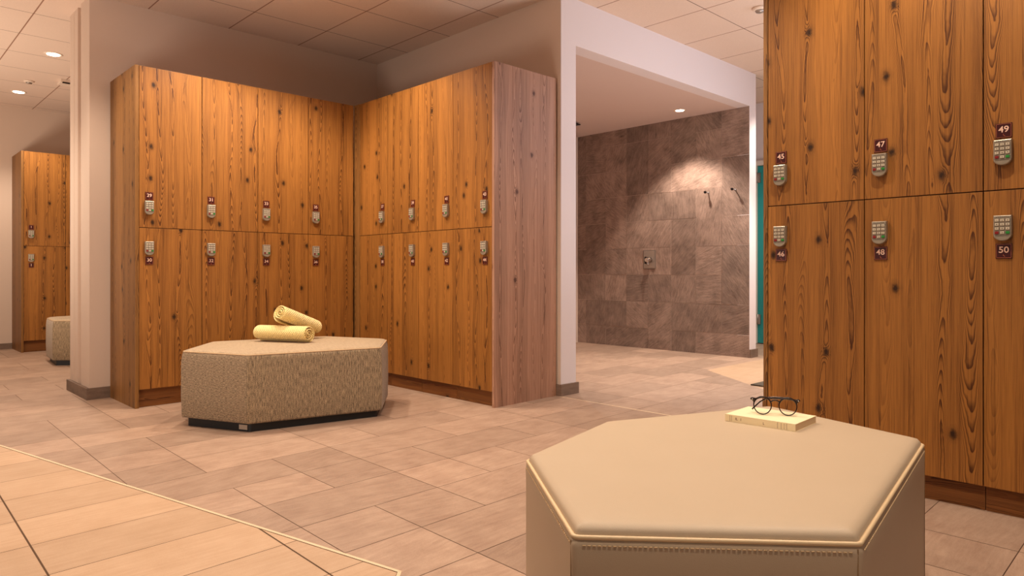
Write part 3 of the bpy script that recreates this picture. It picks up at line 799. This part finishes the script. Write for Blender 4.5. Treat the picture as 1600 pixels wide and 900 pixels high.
def spectacles():
    c = Vector((1.882, 0.885, BZ)); d = Vector((0.51, -0.86, 0)).normalized(); f = Vector((-d.y, d.x, 0))   # d: wearer's width, f: away from camera
    if f.x < 0: f = -f
    t = thing('eyeglasses', 'folded dark tortoiseshell eyeglasses standing on the cream book', 'eyeglasses', c, 0.0)
    tilt = 0.18
    def P(x, y, z): return d*x + f*(y+z*tilt) + Vector((0,0,z))
    rim_r, half = 0.0235, 0.0335; zc = 0.0262
    def rim(s, k=1.0):
        pts = []
        for i in range(40):
            a = 2*math.pi*i/40; x = math.cos(a)*rim_r*1.0; z = math.sin(a)*rim_r*(0.98 if math.sin(a) > 0 else 1.02)
            x *= 1.0+0.04*math.sin(a)
            pts.append(P(s*half+x*k, 0, zc+z*k))
        return pts
    mb = MB()
    for s in (-1, 1):
        pts = rim(s); mb.tube(pts, [0.0016+0.0013*max(0, math.sin(2*math.pi*i/40)) for i in range(40)], 0, 8, closed=True)
        mb.tube([P(s*(half+rim_r*0.80), 0, zc+0.0165), P(s*(half+rim_r+0.0045), 0, zc+0.0170), P(s*(half+rim_r+0.0075), 0.002, zc+0.0165)], [0.0032, 0.0042, 0.0032], 0, 8)
        mb.tube([P(s*(half+rim_r*0.98), 0, zc+0.008), P(s*(half+rim_r+0.003), 0, zc+0.0165)], [0.0012, 0.0028], 0, 8)
    mb.tube([P(-0.0125, 0, zc+0.0105), P(-0.006, 0, zc+0.0145), P(0, 0, zc+0.0155), P(0.006, 0, zc+0.0145), P(0.0125, 0, zc+0.0105)], [0.0024, 0.002, 0.0019, 0.002, 0.0024], 0, 8)
    fr = mb.obj('frame', M['glasses'], t)
    for s in (-1, 1):
        mb = MB(); mb.lathe([(0.0004, 0.0), (0.0016, 0.0), (0.0016, 0.0012), (0.0004, 0.0013)], lambda x, y, h, s=s: P(s*(half+rim_r+0.0040)+x, -0.0034-h, zc+0.0170+y), 10)
        mb.obj('rivet', M['rivet'], fr)
    for s in (-1, 1):
        mb = MB(); b = mb.add(rim(s, 0.985)); mb.face([b+i for i in range(40)]); mb.obj('lens', M['lens'], t)
    # temples folded behind the front, one over the other
    hx = half+rim_r+0.0065; zt = zc+0.0160
    mb = MB(); mb.tube([P(hx, 0.003, zt), P(hx-0.004, 0.009, zt), P(hx-0.03, 0.014, zt+0.002), P(0.0, 0.018, zt+0.001), P(-0.024, 0.021, zt-0.001), P(-0.038, 0.023, zt-0.010), P(-0.052, 0.025, zt-0.024), P(-0.060, 0.0255, zt-0.0325)], [0.0024, 0.0024, 0.0022, 0.002, 0.0019, 0.0019, 0.0021, 0.0022], 0, 8)
    mb.obj('temple', M['glasses'], t)
    mb = MB(); mb.tube([P(-hx, 0.003, zt), P(-hx+0.003, 0.012, zt-0.003), P(-0.035, 0.028, zt+0.001), P(0.0, 0.031, zt+0.002), P(0.02, 0.033, zt+0.002), P(0.034, 0.033, zt+0.001), P(0.044, 0.032, zt-0.001)], [0.0024, 0.0024, 0.0022, 0.002, 0.0019, 0.0019, 0.002], 0, 8)
    mb.obj('temple', M['glasses'], t)
spectacles()

# ------------------------------------------------------------------ shower fittings
def peg(v, z, label):
    t = thing('robe_peg', label, 'hook', (SU-0.002, v, z), 0.0, 'pegs on the slate shower wall')
    fn = lambda x, y, h: (-h, x, y)
    mb = MB(); mb.lathe([(0.010, 0.0), (0.010, 0.003), (0.006, 0.004), (0.006, 0.052)], fn, 16); mb.obj('stem', M['grey_metal'], t)
    mb = MB(); mb.lathe([(0.006, 0.050), (0.0125, 0.053), (0.0135, 0.058), (0.0135, 0.068), (0.011, 0.071)], fn, 16); mb.obj('cap', M['dark_metal'], t)
peg(3.583, 1.634, 'small dark peg on the slate wall inside the bright pool of light')
peg(3.296, 1.640, 'small dark peg on the slate wall nearest the white pier')
def mixer():
    v, z = 4.277, 0.980
    t = thing('shower_mixer', 'chrome shower mixer on a rounded square plate on the slate wall', 'tap', (SU-0.002, v, z))
    mb = MB(); mb.box(-0.012, 0, -0.076, 0.076, -0.098, 0.098, 0, 0.010); mb.obj('wall_plate', M['grey_metal'], t)
    fn = lambda x, y, h: (-h, x-0.012, y-0.005)
    mb = MB(); mb.lathe([(0.028, 0.012), (0.028, 0.05), (0.024, 0.058), (0.024, 0.075), (0.020, 0.080)], fn, 20); mb.obj('valve', M['chrome'], t)
    mb = MB(); mb.tube([(-0.066, -0.012, 0.0), (-0.080, -0.030, -0.030), (-0.098, -0.046, -0.062)], [0.010, 0.008, 0.007], 0, 10); mb.obj('lever', M['chrome'], t)
    mb = MB(); mb.box(-0.032, -0.010, 0.030, 0.048, -0.045, 0.030, 0, 0.005); mb.obj('diverter', M['dark_metal'], t)
mixer()
# rain head set under the lowered ceiling
t = thing('shower_head', 'dark square rain shower head under the lowered ceiling beside the white pier', 'shower head', (5.44, 4.90, SZ))
mb = MB(); mb.box(-0.15, 0.15, -0.15, 0.15, -0.022, -0.012, 0, 0.003); mb.obj('spray_plate', M['dark_metal'], t)
mb = MB(); mb.lathe([(0.02, 0.0), (0.02, -0.014)], lambda x, y, h: (x, y, h), 16); mb.obj('ceiling_arm', M['dark_metal'], t)
# drain edge in the shower floor and mat in the corridor
p = (4.07, 3.62)
t = thing('drain_channel', 'short grey metal drain corner on the floor beside the pier', 'drain', (p[0], p[1], fz(*p)), math.atan2(0.107, 0.071)-math.pi/2)
mb = MB(); mb.box(-0.25, 0.0, -0.12, 0.02, -0.004, 0.016, 0, 0.002); mb.obj('channel', M['dark_metal'], t)
mb = MB(); mb.box(-0.25, 0.0, -0.12, 0.02, 0.0155, 0.019, 0, 0.001); mb.obj('grate', M['strip'], t)
mb = MB(); b = []
q = [(4.757, 2.423), (4.735, 1.95), (5.75, 1.90), (5.78, 2.375)]
k = mb.add([(x, y, fz(x, y)+0.002) for x, y in q] + [(x, y, fz(x, y)+0.010) for x, y in q])
for f in ((0,3,2,1),(4,5,6,7),(0,1,5,4),(1,2,6,5),(2,3,7,6),(3,0,4,7)): mb.face([k+i for i in f])
tag(mb.obj('doormat', M['mat']), 'dark mottled mat lying on the cream tiles behind the large lockers', 'mat')

# ------------------------------------------------------------------ ceiling fittings
def downlight(u, v, z, label, on=True, group='recessed ceiling spots', r=0.062):
    t = thing('downlight', label, 'light', (u, v, z), 0.0, group)
    fn = lambda x, y, h: (x, y, h)
    mb = MB(); mb.lathe([(r*0.78, -0.001), (r*0.80, -0.004), (r*1.05, -0.005), (r*1.16, -0.002), (r*1.16, 0.0)], fn, 32); mb.obj('trim_ring', M['white_plastic'], t)
    mb = MB(); mb.lathe([(0.002, -0.006), (r*0.78, -0.0062), (r*0.80, -0.003)], fn, 32); mb.obj('bulb', M['lamp'], t)
downlight(1.308, 7.099, CZ, 'lit round ceiling spot nearest the wall end, larger of the two in the left room')
downlight(1.320, 8.839, CZ, 'lit round ceiling spot farther back, near the far wall of the left room')
downlight(5.841, 3.705, SZ, 'small lit ceiling spot in the lowered shower ceiling', group=None, r=0.05)
def detector(u, v, z, label, r, h):
    t = thing('ceiling_sensor', label, 'sensor', (u, v, z))
    fn = lambda x, y, hh: (x, y, hh)
    mb = MB(); mb.lathe([(r, 0.0), (r, -h*0.35), (r*0.85, -h*0.55)], fn, 24); mb.obj('mount_ring', M['white_plastic'], t)
    mb = MB(); mb.lathe([(r*0.6, -h*0.5), (r*0.55, -h*0.85), (r*0.2, -h)], fn, 24); mb.obj('dome', M['grey_metal'], t)
detector(1.318, 8.265, CZ, 'small round grey sensor between the two ceiling spots', 0.045, 0.03)
detector(4.72, 2.335, CZ, 'round white ceiling sensor above the corridor beside the large lockers', 0.05, 0.04)
t = thing('ceiling_vent', 'small pale box with dark slot on the ceiling grid by the wall end', 'vent', (1.60, 8.02, CZ))
mb = MB(); mb.box(-0.075, 0.075, -0.075, 0.075, -0.035, 0, 0, 0.004); mb.obj('housing', M['white_plastic'], t)
mb = MB(); mb.box(-0.06, 0.06, -0.078, -0.06, -0.040, -0.028, 0, 0.002); mb.obj('slot', M['dark_metal'], t)

# ------------------------------------------------------------------ light
def spot(u, v, power, col=(1.0, 0.70, 0.42), size=125, blend=0.55, z=2.69, rad=0.04, aim=None):
    l = bpy.data.lights.new('spot_lamp', 'SPOT'); l.energy = power; l.color = col; l.spot_size = R(size); l.spot_blend = blend; l.shadow_soft_size = rad
    o = bpy.data.objects.new('spot_lamp', l); COL.objects.link(o); o.location = (u, v, z)
    if aim:
        o.rotation_euler = (Vector(aim)-Vector((u, v, z))).to_track_quat('-Z', 'Y').to_euler()
    return o
def area(u, v, z, power, col, sx, sy, aim):
    l = bpy.data.lights.new('area_lamp', 'AREA'); l.energy = power; l.color = col; l.shape = 'RECTANGLE'; l.size = sx; l.size_y = sy
    o = bpy.data.objects.new('area_lamp', l); COL.objects.link(o); o.location = (u, v, z)
    o.rotation_euler = (Vector(aim)-Vector((u, v, z))).to_track_quat('-Z', 'Y').to_euler(); return o
WARM = (1.0, 0.86, 0.71)
K = 0.60
for (u, v, p) in ((1.75, 4.22, 150), (2.30, 3.95, 130), (2.05, 2.1, 120), (0.7, 2.7, 110), (0.6, 4.6, 110), (2.28, 0.66, 140), (0.75, 0.25, 130),
                  (1.308, 7.08, 130), (1.32, 8.60, 110), (0.1, 6.4, 90)):
    spot(u, v, p*K, WARM)
spot(5.70, 3.72, 105, (1.0, 0.84, 0.72), size=100, blend=0.5, z=2.40, rad=0.03)
spot(4.5, 4.3, 60, (1.0, 0.90, 0.82), size=105, z=2.38)
area(5.2, 1.2, 2.6, 27, (0.74, 0.82, 1.0), 1.6, 1.6, (3.8, 3.2, 1.2))
spot(6.5, 2.6, 70, (1.0, 0.92, 0.82), size=120, z=2.70)  # added lamp, unseen behind the lockers, brightens the far door wall
spot(5.75, 2.2, 190, (1.0, 0.92, 0.82), size=85, z=2.70, aim=(5.6, 2.5, 0))  # extra unseen lamp, put in to lift the cream corridor tiles
# added fill spots without fixtures, aimed up to brighten the ceilings
spot(-0.7, 2.9, 120, (1.0, 0.88, 0.80), size=150, blend=1.0, z=0.35, rad=0.6, aim=(1.2, 4.2, 2.74))
spot(0.4, 0.9, 24, (1.0, 0.88, 0.80), size=160, blend=1.0, z=2.2, rad=0.15, aim=(0.4, 0.9, 2.74))
spot(1.7, 3.3, 26, (1.0, 0.88, 0.80), size=160, blend=1.0, z=2.3, rad=0.15, aim=(1.7, 3.3, 2.74))
spot(-0.6, 7.2, 240, (1.0, 0.84, 0.70), size=150, blend=1.0, z=0.35, rad=0.4, aim=(0.8, 7.4, 2.74))
spot(4.3, 0.7, 170, (1.0, 0.92, 0.90), size=150, blend=1.0, z=0.35, rad=0.4, aim=(4.7, 1.8, 2.74))
w = bpy.data.worlds.new('world'); SC.world = w; w.use_nodes = True
w.node_tree.nodes['Background'].inputs[0].default_value = (1.0, 0.84, 0.72, 1); w.node_tree.nodes['Background'].inputs[1].default_value = 0.20
SC.view_settings.view_transform = 'Standard'; SC.view_settings.look = 'None'; SC.view_settings.exposure = 0.28
try:
    SC.cycles.max_bounces = 8; SC.cycles.diffuse_bounces = 5; SC.cycles.sample_clamp_indirect = 6.0
except Exception: pass
